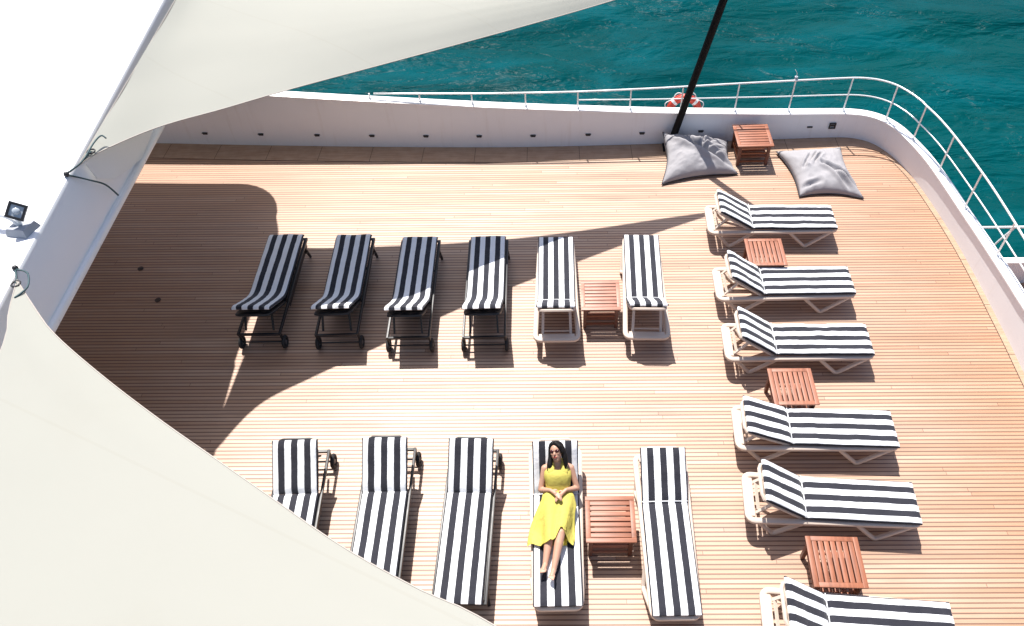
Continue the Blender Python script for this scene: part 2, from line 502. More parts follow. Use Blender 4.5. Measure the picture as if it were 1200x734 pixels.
# ------------------------------------------------------------------ guard rail
gr = tag(empty('guard_rail', (0, 11.7, .5)), 'thin polished steel guard rail standing on the upper bulwark with two bars', 'railing')
o0 = off(gr)
railI = [i for i, p in enumerate(foot) if p.x > -3.3]
def rp(i): return foot[i] + OUT[i] * .065
TOPZ = lambda p: lerp_tab([(-3.3, 1.085), (.3, 1.10), (1.3, 1.12), (2.9, 1.16), (5, 1.2)], p.x) if p.y > 11 else 1.19
top = [rp(i) + Vector((0, 0, TOPZ(foot[i]))) - o0 for i in railI]
b = MB(); b.tube(top, .0155, 8); b.build('top_rail', M['steel'], gr, smooth=180)
mid = [rp(i) + Vector((0, 0, HH[i] + (TOPZ(foot[i]) - HH[i]) * .50)) - o0 for i in railI if foot[i].x > .1]
b = MB(); b.tube(mid, .011, 8); b.build('mid_rail', M['steel'], gr, smooth=180)
post_xy = [(-3.28, 11.65), (-2.42, 11.6), (-1.52, 11.6), (-.6, 11.6), (.3, 11.6), (1.21, 11.6), (2.1, 11.65), (3.06, 11.7), (4.02, 11.74), (5.0, 11.8), (5.72, 11.6), (5.99, 11.0), (6.16, 10.2), (6.31, 9.3), (6.37, 8.2), (6.40, 7.1), (6.41, 6.0)]
for x, y in post_xy:
    i = min(range(len(foot)), key=lambda j: (rp(j) - Vector((x, y, 0))).length)
    best = None
    for j in (i - 1, i):
        a, c = rp(j), rp(min(j + 1, len(foot) - 1)); d = c - a
        t = max(0, min(1, (Vector((x, y, 0)) - a).dot(d) / d.length_squared)); q = a + d * t
        e = (q - Vector((x, y, 0))).length
        if best is None or e < best[0]: best = (e, q, HH[j] + (HH[min(j + 1, len(HH) - 1)] - HH[j]) * t)
    q, h = best[1], best[2]
    b = MB(); b.tube([q + Vector((0, 0, h)) - o0, q + Vector((0, 0, TOPZ(q))) - o0], .0135, 8)
    b.tube([q + Vector((0, 0, h + .008)) - o0, q + Vector((0, 0, h + .03)) - o0], .036, 10)
    b.build('post', M['steel'], gr, smooth=40)

# lower bulwark and its rail
lb = tag(empty('lower_bulwark', (8, 10.55, -2.62)), 'short white bulwark of the lower aft deck at the right edge', 'bulwark')
b = MB()
b.box((3.2, .06, .24), (9.6, .12, .60), bev=.02); b.box((3.2, .06, -2.2), (9.6, .10, 4.2))
b.build('wall', M['bulwark'], lb, smooth=40)
b = MB(); b.box((3.2, .05, .565), (9.62, .15, .045), bev=.015); b.build('cap_rail', M['cap'], lb, smooth=40)
lr = tag(empty('lower_guard_rail', (8, 10.6, -2.03)), 'thin steel rail with curved posts standing on the lower aft bulwark', 'railing')
b = MB(); b.tube([(-1.6, 0, .86), (8, 0, .86)], .022, 8); b.build('top_rail', M['steel'], lr, smooth=180)
for x in (.1, 1.5, 3.0, 4.5):
    b = MB(); b.tube(catmull([(x, 0, .01), (x - .03, 0, .25), (x + .03, 0, .5), (x + .2, 0, .86)], 4), .017, 8); b.build('post', M['steel'], lr, smooth=180)

# ------------------------------------------------------------------ cabin with its roof
cab = tag(empty('cabin', (-9.5, 5, 0)), 'white cabin with a broad flat roof filling the left edge', 'cabin')
o0 = off(cab)
b = MB(); b.box(Vector((-10.3, 2.2, 1.42)) - o0, (4.2, 16.8, 2.80), bev=.02); b.build('wall', M['paint'], cab, smooth=40)
# roof: deep slab with a rounded far right corner, rising a little towards the far end
def roof_z(y): return 3.40 + .06 * (y - 5)
RX = -5.25
edge = [(RX, -6), (RX, -2), (RX, 1), (RX, 4), (RX, 6), (RX, 7.5), (RX, 9), (RX, 10.4)]
for i in range(9):
    a = math.radians(90 * i / 8); edge.append((RX - .8 + .8 * math.cos(a), 11.05 + .8 * math.sin(a)))
edge += [(-7, 11.87), (-9, 11.92), (-12.4, 11.95), (-12.4, -6)]
ZB = 2.645
b = MB(); rings = []
for k_, ins in (('t', .04), (-.012, .015), (-.04, 0), ('b', 0)):
    rings.append([Vector((x + (ins if x < -9 else -ins), y - (ins if y > 9 else -ins), (ZB if k_ == 'b' else roof_z(y) + (0 if k_ == 't' else k_)))) - o0 for x, y in edge])
b.loft(rings)
b.build('roof', M['paint'], cab, smooth=30)
b = MB()
lipP = [Vector((x, y, ZB + .035)) - o0 for x, y in edge[:20]]
b.sweep(lipP, rprof(.09, .10, .35))
b.build('roof_lip', M['cap'], cab, smooth=50)

# searchlight on the roof
sx, sy = -5.41, 5.82; sz = roof_z(sy)
slt = tag(empty('searchlight', (sx, sy, sz)), 'small square black framed lamp on a grey base on the white roof', 'lamp')
b = MB()
b.loft([[(-.17, -.12, 0), (.10, -.16, 0), (.17, .08, 0), (-.08, .13, 0)], [(-.14, -.09, .09), (.08, -.12, .09), (.14, .06, .09), (-.06, .10, .09)]])
b.build('base', M['grey'], slt)
b = MB(); b.tube(catmull([(-.02, 0, .08), (-.10, .02, .18), (-.28, .06, .20), (-.6, .1, .12), (-.75, .12, .004)], 4), .035, 8); b.tube([(0, 0, .05), (0, .0, .22)], .025, 8); b.build('arm', M['cap'], slt, smooth=180)
hr = Matrix.Rotation(math.radians(-22), 3, 'Z') @ Matrix.Rotation(math.radians(38), 3, 'X') @ Matrix.Rotation(math.radians(38), 3, 'Y')
b = MB(); cc = Vector((.04, .02, .28))
for (px, py, w, h) in ((0, .085, .20, .03), (0, -.085, .20, .03), (.085, 0, .03, .14), (-.085, 0, .03, .14)):
    b.box(cc + hr @ Vector((px, py, 0)), (w, h, .06), hr, .004)
hd = b.build('lamp_head', M['dark'], slt)
b = MB(); b.box(cc + hr @ Vector((0, 0, -.004)), (.138, .138, .04), hr); b.ball(cc + hr @ Vector((0, 0, .02)), (.045, .045, .02), 12, hr); b.build('lens', M['glass'], hd, smooth=40)
slt.scale = (.82, .82, .82)

# ------------------------------------------------------------------ pole and sails
pole = tag(empty('sail_pole', (1.95, 11.5, 0)), 'leaning black pole rising from the deck behind a bean bag', 'pole')
b = MB()
ptop = Vector((.2 * 3.75, 0, 3.75))
b.tube([(0, 0, .01), ptop], .062, 16); b.ball(ptop, .066, 12)
b.build('shaft', M['pole'], pole, smooth=60)
b = MB(); b.box((0, 0, .012), (.24, .24, .018), bev=.004); b.tube([(0, 0, .02), (.02, 0, .12)], .085, 14); b.build('foot_plate', M['pole'], pole, smooth=40)
b = MB(); b.tube([ptop * .955 + Vector((.07 * math.cos(a), .07 * math.sin(a), 0)) for a in [2 * PI * i / 12 for i in range(12)]], .012, 6, True); b.build('pole_ring', M['dark'], pole, smooth=180)
ptop_w = Vector((1.95, 11.5, 0)) + ptop * .955

A1 = Vector((-5.215, 6.75, 3.50)); T1 = Vector((2.15, 11.44, 3.30)); C1 = Vector((-5.12, 11.1, 3.72))
near = catmull([A1, (-5.10, 7.02, 3.475), (-4.70, 7.64, 3.35), (-4.08, 8.06, 3.30), (-3.36, 8.5, 3.275), (-2.09, 9.27, 3.2), (-.66, 10.03, 3.18), (.78, 10.77, 3.2), T1], 6)
sunz = lambda g, z: Vector((g[0] - .176 * z, g[1] + .487 * z, z))
far = catmull([C1, sunz((-4.14, 9.02), 3.55), sunz((-2.9, 9.03), 3.46), sunz((-1.61, 9.10), 3.40), sunz((-.52, 9.22), 3.36), sunz((.59, 9.41), 3.33), sunz((1.6, 9.62), 3.31), T1], 7)
left = catmull([A1, (-5.205, 7.3, 3.525), (-5.165, 8.27, 3.585), (-5.10, 9.9, 3.69), C1], 6)
def resample(P, n):
    L = [0.]
    for a, c in zip(P[:-1], P[1:]): L.append(L[-1] + (c - a).length)
    out = []
    for k in range(n):
        s = L[-1] * k / (n - 1)
        for i in range(len(P) - 1):
            if L[i + 1] >= s - 1e-9:
                out.append(P[i].lerp(P[i + 1], (s - L[i]) / max(1e-9, L[i + 1] - L[i]))); break
    return out
def sail(name, near, far, left, label, nu=64, nv=44):
    N = resample(near, nu); Fr = resample(far, nu); Lf = resample(left, nv)
    b = MB(); G = []
    for j in range(nv):
        v = j / (nv - 1); row = []
        for i in range(nu):
            u = i / (nu - 1)
            p = N[i].lerp(Fr[i], v)
            base = N[0].lerp(Fr[0], v)
            p = p + (Lf[j] - base) * (1 - u) ** 2
            w = math.sin(PI * v) * math.sin(PI * u)
            p.z += .10 * w * (1 if name else 1) + .012 * w * noise.noise(p * 1.3)
            wr = math.sin(PI * v) ** .5
            p.z += wr * .5 * (.016 * math.exp(-u * 7) * math.sin(v * 17 + 2.5 * noise.noise(p * .8)) + .012 * math.exp(-(1 - u) * 9) * math.sin(v * 12) + .010 * math.sin(PI * u) * noise.noise(Vector((u * 3, v * 9, 4.))))
            row.append(b.bm.verts.new(p))
        G.append(row)
    for j in range(nv - 1):
        for i in range(nu - 1):
            a, c, d, e = G[j][i], G[j][i + 1], G[j + 1][i + 1], G[j + 1][i]
            b.bm.faces.new((a, c, d, e))
    bmesh.ops.remove_doubles(b.bm, verts=b.bm.verts[:], dist=.002)
    o = b.build('shade_sail', M['sail'], None, smooth=180)
    tag(o, label, 'shade sail', 'cream shade sails rigged from the cabin roof')
    b = MB(); b.tube(N, .006, 6); b.tube(Fr[:-1], .006, 6); b.tube(Lf, .005, 6)
    b.build('hem', M['hem'], o, smooth=180)
    return o
s1 = sail('one', near, far, left, 'cream shade sail stretched from the cabin roof to the black pole')
def rig(parent, a, c, sag=.02):
    a = Vector(a); c = Vector(c); mm = (a + c) / 2 - Vector((0, 0, sag))
    b = MB(); b.tube([a, mm, c], .010, 6)
    b.build('corner_rope', M['rope'], parent, smooth=180)
    b = MB(); d = (c - a).normalized()
    b.tube([c + Matrix.Rotation(2 * PI * i / 10, 3, Vector((0, 0, 1))) @ Vector((.04, 0, 0)) for i in range(10)], .010, 6, True)
    b.build('corner_ring', M['dark'], parent, smooth=180)
    b = MB(); b.ball(a, .03, 8); b.build('anchor_eye', M['dark'], parent, smooth=180)
rig(s1, (-5.27, 6.60, 3.515), (-5.15, 6.98, 3.52))
rig(s1, ptop_w, T1)
b = MB(); b.tube(catmull([(-5.26, 6.62, 3.52), (-5.17, 6.80, 3.53), (-5.13, 7.05, 3.57), (-5.09, 7.18, 3.58), (-5.04, 7.17, 3.55)], 4), .009, 6); b.build('corner_rope', M['rope'], s1, smooth=180)
b = MB(); b.tube(catmull([(-5.25, 6.60, 3.50), (-5.19, 6.79, 3.27), (-5.18, 6.96, 3.06), (-5.18, 7.06, 2.82)], 5), .010, 6); b.build('corner_rope', M['rope'], s1, smooth=180)

fl = [(6.90, 3.20), (7.09, 3.04), (7.29, 2.94), (7.56, 2.83), (7.82, 2.78), (8.08, 2.79), (8.34, 2.84), (8.3, 3.36), (7.64, 3.42), (7.2, 3.46), (6.86, 3.46)]
b = MB(); b.loft([[(-5.19 + .015 * math.sin(y * 9), y, z) for y, z in fl], [(-5.178 + .015 * math.sin(y * 9), y, z) for y, z in fl]])
b.build('canvas_flap', M['white'], s1, smooth=30)
A2 = Vector((-5.20, 5.15, 3.42)); B2 = Vector((2.6, .1, 3.3)); C2 = Vector((-5.13, -1.5, 3.2))
near2 = catmull([A2, (-4.90, 4.82, 3.40), (-4.57, 4.49, 3.40), (-3.97, 4.03, 3.40), (-3.34, 3.59, 3.40), (-2.82, 3.25, 3.40), (-2.22, 2.86, 3.40), (-1.63, 2.48, 3.40), (-1.03, 2.16, 3.40), (-.47, 1.9, 3.40), (1.0, 1.0, 3.38), B2], 6)
far2 = catmull([C2, (-3, -1.1, 3.3), (0, -.6, 3.35), B2], 8)
left2 = catmull([A2, (-5.10, 4.75, 3.42), (-5.0, 4.42, 3.40), (-4.9, 3.5, 3.38), (-4.85, 1.5, 3.34), (-4.9, 0, 3.3), C2], 6)
s2 = sail('two', near2, far2, left2, 'cream shade sail covering the lower left corner over the near loungers')
rig(s2, (-5.28, 5.30, 3.43), (-5.19, 5.10, 3.42))
b = MB(); b.tube(catmull([(-5.26, 5.28, 3.43), (-5.14, 5.24, 3.42), (-5.05, 5.05, 3.43), (-5.12, 4.92, 3.42)], 4), .009, 6); b.build('corner_rope', M['rope'], s2, smooth=180)

# ------------------------------------------------------------------ sun loungers
ALPHA0 = math.radians(36)
LB = .63
def cushion(name, y0, y1, ztop, t, parent, wav=.011, seed=0):
    """rounded upholstered pad with a softly puffed top, striped across its width"""
    b = MB(); nx, ny = 22, max(10, int((y1 - y0) / .05)); hx = .27
    ym = (y0 + y1) / 2; hy = (y1 - y0) / 2
    def prof(a, h, r):
        d = h - abs(a)
        return 1. if d > r else math.sqrt(max(0., 1 - ((r - d) / r) ** 2))
    def grid(sign):
        G = []
        for j in range(ny + 1):
            row = []
            for i in range(nx + 1):
                x = -hx + 2 * hx * (.5 - .5 * math.cos(PI * i / nx) * .35 - (.5 - i / nx) * .65) if False else -hx + 2 * hx * i / nx
                y = -hy + 2 * hy * j / ny
                # pull the outermost lines in to round the rim
                e = min(prof(x, hx, .025), prof(y, hy, .025))
                puff = (1 - (x / hx) ** 4) * (1 - (y / hy) ** 6)
                zz = t / 2 * (.35 + .65 * e) * (.86 + .14 * puff) + (wav * (noise.noise(Vector((x * 6 + seed, y * 4, seed))) + .55 * noise.noise(Vector((x * 3 + seed, y * 16, seed + 7.))) * (1 if abs(y) < hy * .98 else .4)) * e if sign > 0 else 0)
                row.append(b.bm.verts.new((x, ym + y, ztop - t / 2 + sign * zz)))
            G.append(row)
        for j in range(ny):
            for i in range(nx): b.bm.faces.new((G[j][i], G[j][i + 1], G[j + 1][i + 1], G[j + 1][i]))
        return G
    A = grid(1); B = grid(-1)
    ra = A[0] + [r[-1] for r in A[1:]] + A[-1][-2::-1] + [r[0] for r in A[-2:0:-1]]
    rb = B[0] + [r[-1] for r in B[1:]] + B[-1][-2::-1] + [r[0] for r in B[-2:0:-1]]
    n_ = len(ra)
    for i in range(n_): b.bm.faces.new((ra[i], ra[(i + 1) % n_], rb[(i + 1) % n_], rb[i]))
    return b.build(name, M['stripe'], parent, smooth=60)

def make_lounger(dark):
    root = empty('sun_lounger')
    mat = M['black'] if dark else M['beige']
    sc = cushion('seat_cushion', -1.304, .012, .40, .068, root)
    bc = cushion('back_cushion', -.004, LB, .0, .068, root, seed=5)
    bc.location = (0, 0, .40)
    if not dark:
        b = MB(); b.tube([(-.268, .006, .398), (0, .006, .405), (.268, .006, .398)], .007, 6); b.build('piping', M['piping'], sc, smooth=180)
    b = MB()
    if dark:
        for s in (-1, 1):
            b.bar((s * .29, -1.29, .305), (s * .29, .64, .305), .032, .042, .006)
            b.box((s * .272, -.63, .255), (.012, 1.24, .17), bev=.003)  # added dark side panel, stands in for the contact shadow under the cushion
            b.bar((s * .29, .61, .30), (s * .295, .60, .10), .03, .03, .004)
        for y in (-1.28, -.65, .0): b.bar((-.275, y, .303), (.275, y, .303), .03, .03, .004)
        b.bar((-.275, .625, .300), (.275, .625, .300), .034, .034, .005)
        b.box((0, -.65, .320), (.50, 1.27, .02), bev=.004)
        b.tube([(-.29, .60, .10), (.29, .60, .10)], .012, 8)
        b.build('frame', mat, root, smooth=40)
        for s in (-1, 1):
            b = MB(); b.bar((s * .285, -1.10, .295), (s * .30, -1.18, .006), .034, .034, .006); b.bar((s * .285, -.92, .295), (s * .297, -1.13, .16), .02, .02, .003)
            b.build('leg', mat, root, smooth=40)
        for s in (-1, 1):
            b = MB()
            b.tube([(s * .305, .60 + .073 * math.cos(a), .10 + .073 * math.sin(a)) for a in [2 * PI * i / 20 for i in range(20)]], .0265, 10, True, up=(1, 0, 0))
            w = b.build('wheel', M['rubber'], root, smooth=180)
            b = MB(); b.tube([(s * .305 - .018, .60, .10), (s * .305 + .018, .60, .10)], .03, 12)
            for q in range(5):
                a = 2 * PI * q / 5; b.bar((s * .305, .60, .10), (s * .305, .60 + .066 * math.cos(a), .10 + .066 * math.sin(a)), .016, .016)
            b.build('hub', M['hub'], w, smooth=40)
    else:
        ring = [(p[0] * (.835 + .165 * max(0., min(1., (p[1] + .1) / .45))), p[1], p[2]) for p in rrect(.297, -1.30, .66, .075, .30, 4)]
        ring = sum([[Vector(a).lerp(Vector(c), q / 6) for q in range(6)] if (Vector(a) - Vector(c)).length > .3 else [Vector(a)] for a, c in zip(ring, ring[1:] + ring[:1])], [])
        b.sweep(ring, rprof(.066, .062, .4), True)
        b.bar((-.25, .628, .302), (.25, .628, .302), .11, .052, .012)
        for y in (-1.2, -1.02, -.84, -.66, -.48, -.30, -.12): b.box((0, y, .322), (.46, .11, .018), bev=.005)
        b.bar((-.235, .02, .30), (.235, .02, .30), .05, .045, .008)
        b.bar((-.235, -.66, .296), (.235, -.66, .296), .05, .045, .008)
        b.build('frame', mat, root, smooth=45)
        for s in (-1, 1):
            for (ya, yb, yc) in ((-1.23, -.86, -.57), (-.06, .33, .56)):
                b = MB()
                b.sweep(catmull([(s * (.25 if ya < .3 else .28), ya, .285), (s * .29, ya + (yb - ya) * .82, .055), (s * .295, yb, .022), (s * .29, yb + (yc - yb) * .18, .055), (s * (.25 if yc < .3 else .28), yc, .285)], 4), rprof(.044, .05, .4), up=(1, 0, 0))
                b.build('leg', mat, root, smooth=50)
    b = MB()
    P = [(-.235, .0, -.090), (-.24, .48, -.090), (-.22, .60, -.090), (-.16, .628, -.090), (.16, .628, -.090), (.22, .60, -.090), (.24, .48, -.090), (.235, .0, -.090)]
    b.sweep(P, rprof(.042, .036, .4))
    for y in (.08, .2, .32, .44, .55): b.box((0, y, -.0785), (.45, .085, .014), bev=.003)
    bf = b.build('back_frame', mat, root, smooth=45); bf.location = (0, 0, .40)
    b = MB()
    w_ = .026 if dark else .036
    for s in (-1, 1): b.bar((s * .195, 0, 0), (s * .185, 0, 1), w_, .022, .0)
    b.bar((-.17, 0, .985), (.17, 0, .985), .026, .022)
    if not dark: b.bar((-.175, 0, .12), (.175, 0, .12), .05, .022)
    b.build('back_support', mat, root)
    set_back(root, ALPHA0)
    return root
def set_back(root, al):
    for c in kids(root):
        nm = c.name.split('.')[0]
        if nm in ('back_cushion', 'back_frame'): c.rotation_euler = (al, 0, 0)
        if nm == 'back_support':
            y1 = .40 * math.cos(al) + .09 * math.sin(al); z1 = .40 + .40 * math.sin(al) - .09 * math.cos(al)
            dy, dz = y1 - .56, z1 - .31
            c.location = (0, .56, .31); c.rotation_euler = (-math.atan2(dy, dz), 0, 0); c.scale = (1, 1, math.hypot(dy, dz))
proto = {True: make_lounger(True), False: make_lounger(False)}
# differently worn pads so that no two neighbours share one
VAR = {'seat_cushion': [], 'back_cushion': []}
for q in range(5):
    for nm, y0, y1, zt in (('seat_cushion', -1.304, .012, .40), ('back_cushion', -.004, LB, .0)):
        o = cushion(nm, y0, y1, zt, .068, None, wav=.009 + .002 * q, seed=11.3 * q + 2)
        VAR[nm].append(o.data); bpy.data.objects.remove(o)
def bent_pad(al, parent, seed):
    st = 34; path = []; y, z, a = 0., 0., 0.
    s0, s1 = -1.304, .68; n_ = 60; ds = (s1 - s0) / n_
    P = []; y, z = -1.304, .40
    for i in range(n_ + 1):
        s_ = s0 + ds * i
        a = al * max(0., min(1., (s_ + .17) / .30)); a = a * a * (3 - 2 * a / al) / al if al else 0
        if s_ > .56: a -= 1.1 * ((s_ - .56) / .12) ** 1.5
        if s_ < -1.22: a += .5 * ((-1.22 - s_) / .084)
        P.append((y, z, a)); y += ds * math.cos(a); z += ds * math.sin(a)
    b = MB(); nx = 24; hx = .27; t = .06; G = {1: [], -1: []}
    for sg in (1, -1):
        for i, (y, z, a) in enumerate(P):
            row = []
            for k in range(nx + 1):
                x = -hx + 2 * hx * k / nx
                dx = hx - abs(x); e = 1. if dx > .025 else math.sqrt(max(0, 1 - ((.025 - dx) / .025) ** 2))
                de = min(i, n_ - i) * ds; e = min(e, 1. if de > .03 else math.sqrt(max(0, 1 - ((.03 - de) / .03) ** 2)))
                o_ = t / 2 * (.3 + .7 * e) * sg - t / 2
                if sg > 0: o_ += e * (.011 * noise.noise(Vector((x * 5 + seed, i * .11, seed))) + .006 * noise.noise(Vector((x * 3, i * .5, seed))))
                row.append(b.bm.verts.new((x, y - o_ * math.sin(a), z + o_ * math.cos(a))))
            G[sg].append(row)
        for i in range(n_):
            for k in range(nx): b.bm.faces.new((G[sg][i][k], G[sg][i][k + 1], G[sg][i + 1][k + 1], G[sg][i + 1][k]))
    def rim(A): return A[0] + [q[-1] for q in A[1:]] + A[-1][-2::-1] + [q[0] for q in A[-2:0:-1]]
    ra, rb = rim(G[1]), rim(G[-1])
    for i in range(len(ra)): b.bm.faces.new((ra[i], ra[(i + 1) % len(ra)], rb[(i + 1) % len(ra)], rb[i]))
    return b.build('cushion', M['stripe'], parent, smooth=60)
used = set(); cnt = 0
L_ = [
 # x, y, base turn, extra turn, back angle, dark frame, label
 (-4.253, 7.616, PI, .007, .57, True, 'black wheeled striped lounger nearest the cabin wall with a sunlit sliver beneath it'),
 (-3.170, 7.597, PI, .027, .60, True, 'black wheeled striped lounger second from the cabin, nearly all in sail shade'),
 (-2.155, 7.538, PI, .015, .63, True, 'black wheeled striped lounger third from the cabin, its wheels at the shade edge'),
 (-1.098, 7.540, PI, .020, .65, True, 'black wheeled striped lounger with the sail shadow edge crossing its cushion'),
 (-.076, 7.520, PI, .007, .75, False, 'beige framed striped lounger left of the wooden table in the far row'),
 (1.194, 7.551, PI, -.023, .73, False, 'beige framed striped lounger right of the wooden table in the far row'),
 (-3.178, 4.473, 0, .035, .653, True, 'sunlit striped wheeled lounger most hidden under the lower cream sail'),
 (-2.122, 4.501, 0, .008, .615, True, 'sunlit striped wheeled lounger with only its foot end cut by the lower sail'),
 (-1.109, 4.481, 0, -.023, .587, True, 'sunlit striped wheeled lounger left of the woman in yellow'),
 (-.082, 4.453, 0, .018, .80, False, 'beige framed striped lounger that the woman in yellow lies on'),
 (1.192, 4.349, 0, .007, .45, False, 'empty beige framed striped lounger right of the table beside the woman'),
 (2.984, 9.255, PI / 2, -.009, .579, False, 'striped lounger at the far end of the right column next to the bean bags'),
 (2.929, 7.879, PI / 2, .001, .638, False, 'striped lounger second from the bean bags in the right column'),
 (2.909, 6.787, PI / 2, -.015, .638, False, 'striped lounger third from the bean bags, above a small slatted table'),
 (2.849, 5.397, PI / 2, -.034, .417, False, 'striped lounger with the flattest backrest in the right column'),
 (2.826, 4.415, PI / 2, -.064, .634, False, 'striped lounger fifth from the bean bags, turned slightly askew'),
 (2.803, 3.000, PI / 2, -.065, .679, False, 'striped lounger cut off by the bottom edge in the right column'),
]
for x, y, base, dr, al, dk, lab in L_:
    if dk not in used: r = proto[dk]; used.add(dk)
    else: r = copy_tree(proto[dk])
    r.location = (x, y, .008); r.rotation_euler = (0, 0, base + dr)
    set_back(r, al)
    cnt += 1
    for c in kids(r):
        nm = c.name.split('.')[0]
        if nm in VAR:
            c.data = VAR[nm][random.randrange(5)]
            c.rotation_euler.z = random.uniform(-.007, .007); c.location.x = random.uniform(-.005, .005)
    tag(r, lab, 'sun lounger', 'black and white striped sun loungers')

for o in [o for o in bpy.data.objects if o.name.split('.')[0] == 'sun_lounger']:
    if o.location.y > 7 and o.location.x < -.5:
        al = [l[4] for l in L_ if abs(l[0] - o.location.x) < .01 and abs(l[1] - o.location.y) < .01][0]
        for c in kids(o):
            if c.name.split('.')[0] in VAR: bpy.data.objects.remove(c)
        bent_pad(al * 1.05, o, o.location.x * 3.7)

# ------------------------------------------------------------------ side tables
def make_table():
    root = empty('side_table')
    b = MB(); h = .28
    for s in (-1, 1):
        b.box((0, s * (h - .027), .438), (.56, .054, .024), bev=.004)
        b.box((s * (h - .027), 0, .438), (.054, .451, .024), bev=.004)
    for i in range(7):
        y = -.1932 + i * .0644
        b.box((0, y, .437 + random.uniform(-.001, .001)), (.452, .050, .020), bev=.004)
    b.build('tabletop', M['wood_x'], root, smooth=40)
    for sx_ in (-1, 1):
        for sy_ in (-1, 1):
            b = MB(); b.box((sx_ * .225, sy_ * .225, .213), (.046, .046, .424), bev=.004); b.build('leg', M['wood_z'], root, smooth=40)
    b = MB()
    for s in (-1, 1):
        b.box((0, s * .225, .392), (.404, .022, .062), bev=.003)
        b.box((s * .225, 0, .392), (.022, .404, .062), bev=.003)
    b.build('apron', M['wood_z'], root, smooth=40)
    b = MB()
    for s in (-1, 1): b.box((s * .225, 0, .13), (.024, .404, .04), bev=.003)
    for i in range(6): b.box((0, -.19 + i * .076, .160), (.44, .046, .018), bev=.003)
    for z in (.08, .25): b.box((0, -.225, z), (.404, .018, .034), bev=.003)
    b.build('shelf', M['wood_x'], root, smooth=40)
    return root
tb = make_table()
T_ = [
 (.555, 7.555, 0, 1., 'reddish slatted table between the two beige loungers of the far row'),
 (.540, 4.115, 0, 1.02, 'reddish slatted table beside the woman in yellow'),
 (3.055, 8.40, PI / 2, 1., 'reddish slatted table wedged between the two loungers nearest the bean bags'),
 (2.985, 5.95, PI / 2, 1.02, 'reddish slatted table between the third and fourth loungers of the right column'),
 (3.000, 3.60, PI / 2 - .03, 1.04, 'reddish slatted table nearest the bottom edge of the picture'),
 (3.330, 11.24, .02, 1.1, 'dark legged wooden table against the bulwark between the bean bags'),
]
for i, (x, y, a, sc, lab) in enumerate(T_):
    r = tb if i == 0 else copy_tree(tb)
    r.location = (x, y, .008); r.rotation_euler = (0, 0, a); r.scale = (sc, sc, 1)
    tag(r, lab, 'side table', 'slatted wooden side tables')

# ------------------------------------------------------------------ bean bags
def bean_bag(corners, thick, folds, lean, label, seed, loc):
    """big square floor cushion: corners are (x, y, z) of the seam, counter-clockwise"""
    root_loc = Vector(loc)
    c = [Vector(q) - root_loc for q in corners]
    b = MB(); n = 56; G = [[], []]
    for sgn in (0, 1):
        for j in range(n + 1):
            row = []
            for i in range(n + 1):
                u = i / n; v = j / n
                # concave sides leave pointed corners
                pu = u + .075 * math.sin(PI * v) * (1 - 2 * u); pv = v + .075 * math.sin(PI * u) * (1 - 2 * v)
                p = c[0] * (1 - pu) * (1 - pv) + c[1] * pu * (1 - pv) + c[2] * pu * pv + c[3] * (1 - pu) * pv
                d = (max(0, 16 * u * (1 - u) * v * (1 - v))) ** .42
                sh = lean(u, v)
                if sgn == 0:
                    z = thick * d * sh
                    wr = 0
                    for (x0, y0, x1, y1, amp, wid) in folds:
                        a = Vector((x0, y0)); e = Vector((x1, y1)); q = Vector((u, v)); L = (e - a).length
                        t = max(0, min(1, (q - a).dot(e - a) / L ** 2)); dist_ = (q - (a + (e - a) * t)); 
                        s_ = (e - a).x * dist_.y - (e - a).y * dist_.x
                        dd = dist_.length
                        taper = math.sin(PI * min(1, max(0., t * .92 + .06))) ** .6
                        wr += 1.15 * amp * taper * (-math.exp(-(dd / wid) ** 2) + .7 * math.exp(-((dd - wid * 1.9) / (wid * 1.2)) ** 2))
                    pn = Vector((u * 3.2 + seed, v * 3.2, seed))
                    wr += 0.045 * noise.noise(pn) + .026 * (.5 - abs(noise.noise(pn * 2.3))) + .006 * noise.noise(pn * 6)
                    z += wr * min(1, d * 1.4)
                    p = p + Vector((0, 0, z))
                else:
                    p = p - Vector((0, 0, max(0, p.z + root_loc.z - .012) * min(1, d * 2.5)))
                if p.z + root_loc.z < .010: p.z = .010 - root_loc.z
                row.append(b.bm.verts.new(p))
            G[sgn].append(row)
        for j in range(n):
            for i in range(n):
                g = G[sgn]; b.bm.faces.new((g[j][i], g[j][i + 1], g[j + 1][i + 1], g[j + 1][i]))
    bmesh.ops.remove_doubles(b.bm, verts=b.bm.verts[:], dist=.0006)
    o = b.build('bean_bag', M['bag'], None, smooth=180, loc=root_loc)
    tag(o, label, 'bean bag', 'grey canvas bean bags')
    b = MB()
    ed = []
    def P(u, v):
        pu = u + .075 * math.sin(PI * v) * (1 - 2 * u); pv = v + .075 * math.sin(PI * u) * (1 - 2 * v)
        p = c[0] * (1 - pu) * (1 - pv) + c[1] * pu * (1 - pv) + c[2] * pu * pv + c[3] * (1 - pu) * pv
        p.z = max(p.z, .014 - root_loc.z); return p
    N_ = 14
    for i in range(N_): ed.append(P(i / N_, 0))
    for i in range(N_): ed.append(P(1, i / N_))
    for i in range(N_): ed.append(P(1 - i / N_, 1))
    for i in range(N_): ed.append(P(0, 1 - i / N_))
    b.tube(ed, .009, 6, True); b.build('piping', M['bagdark'], o, smooth=180)
    return o
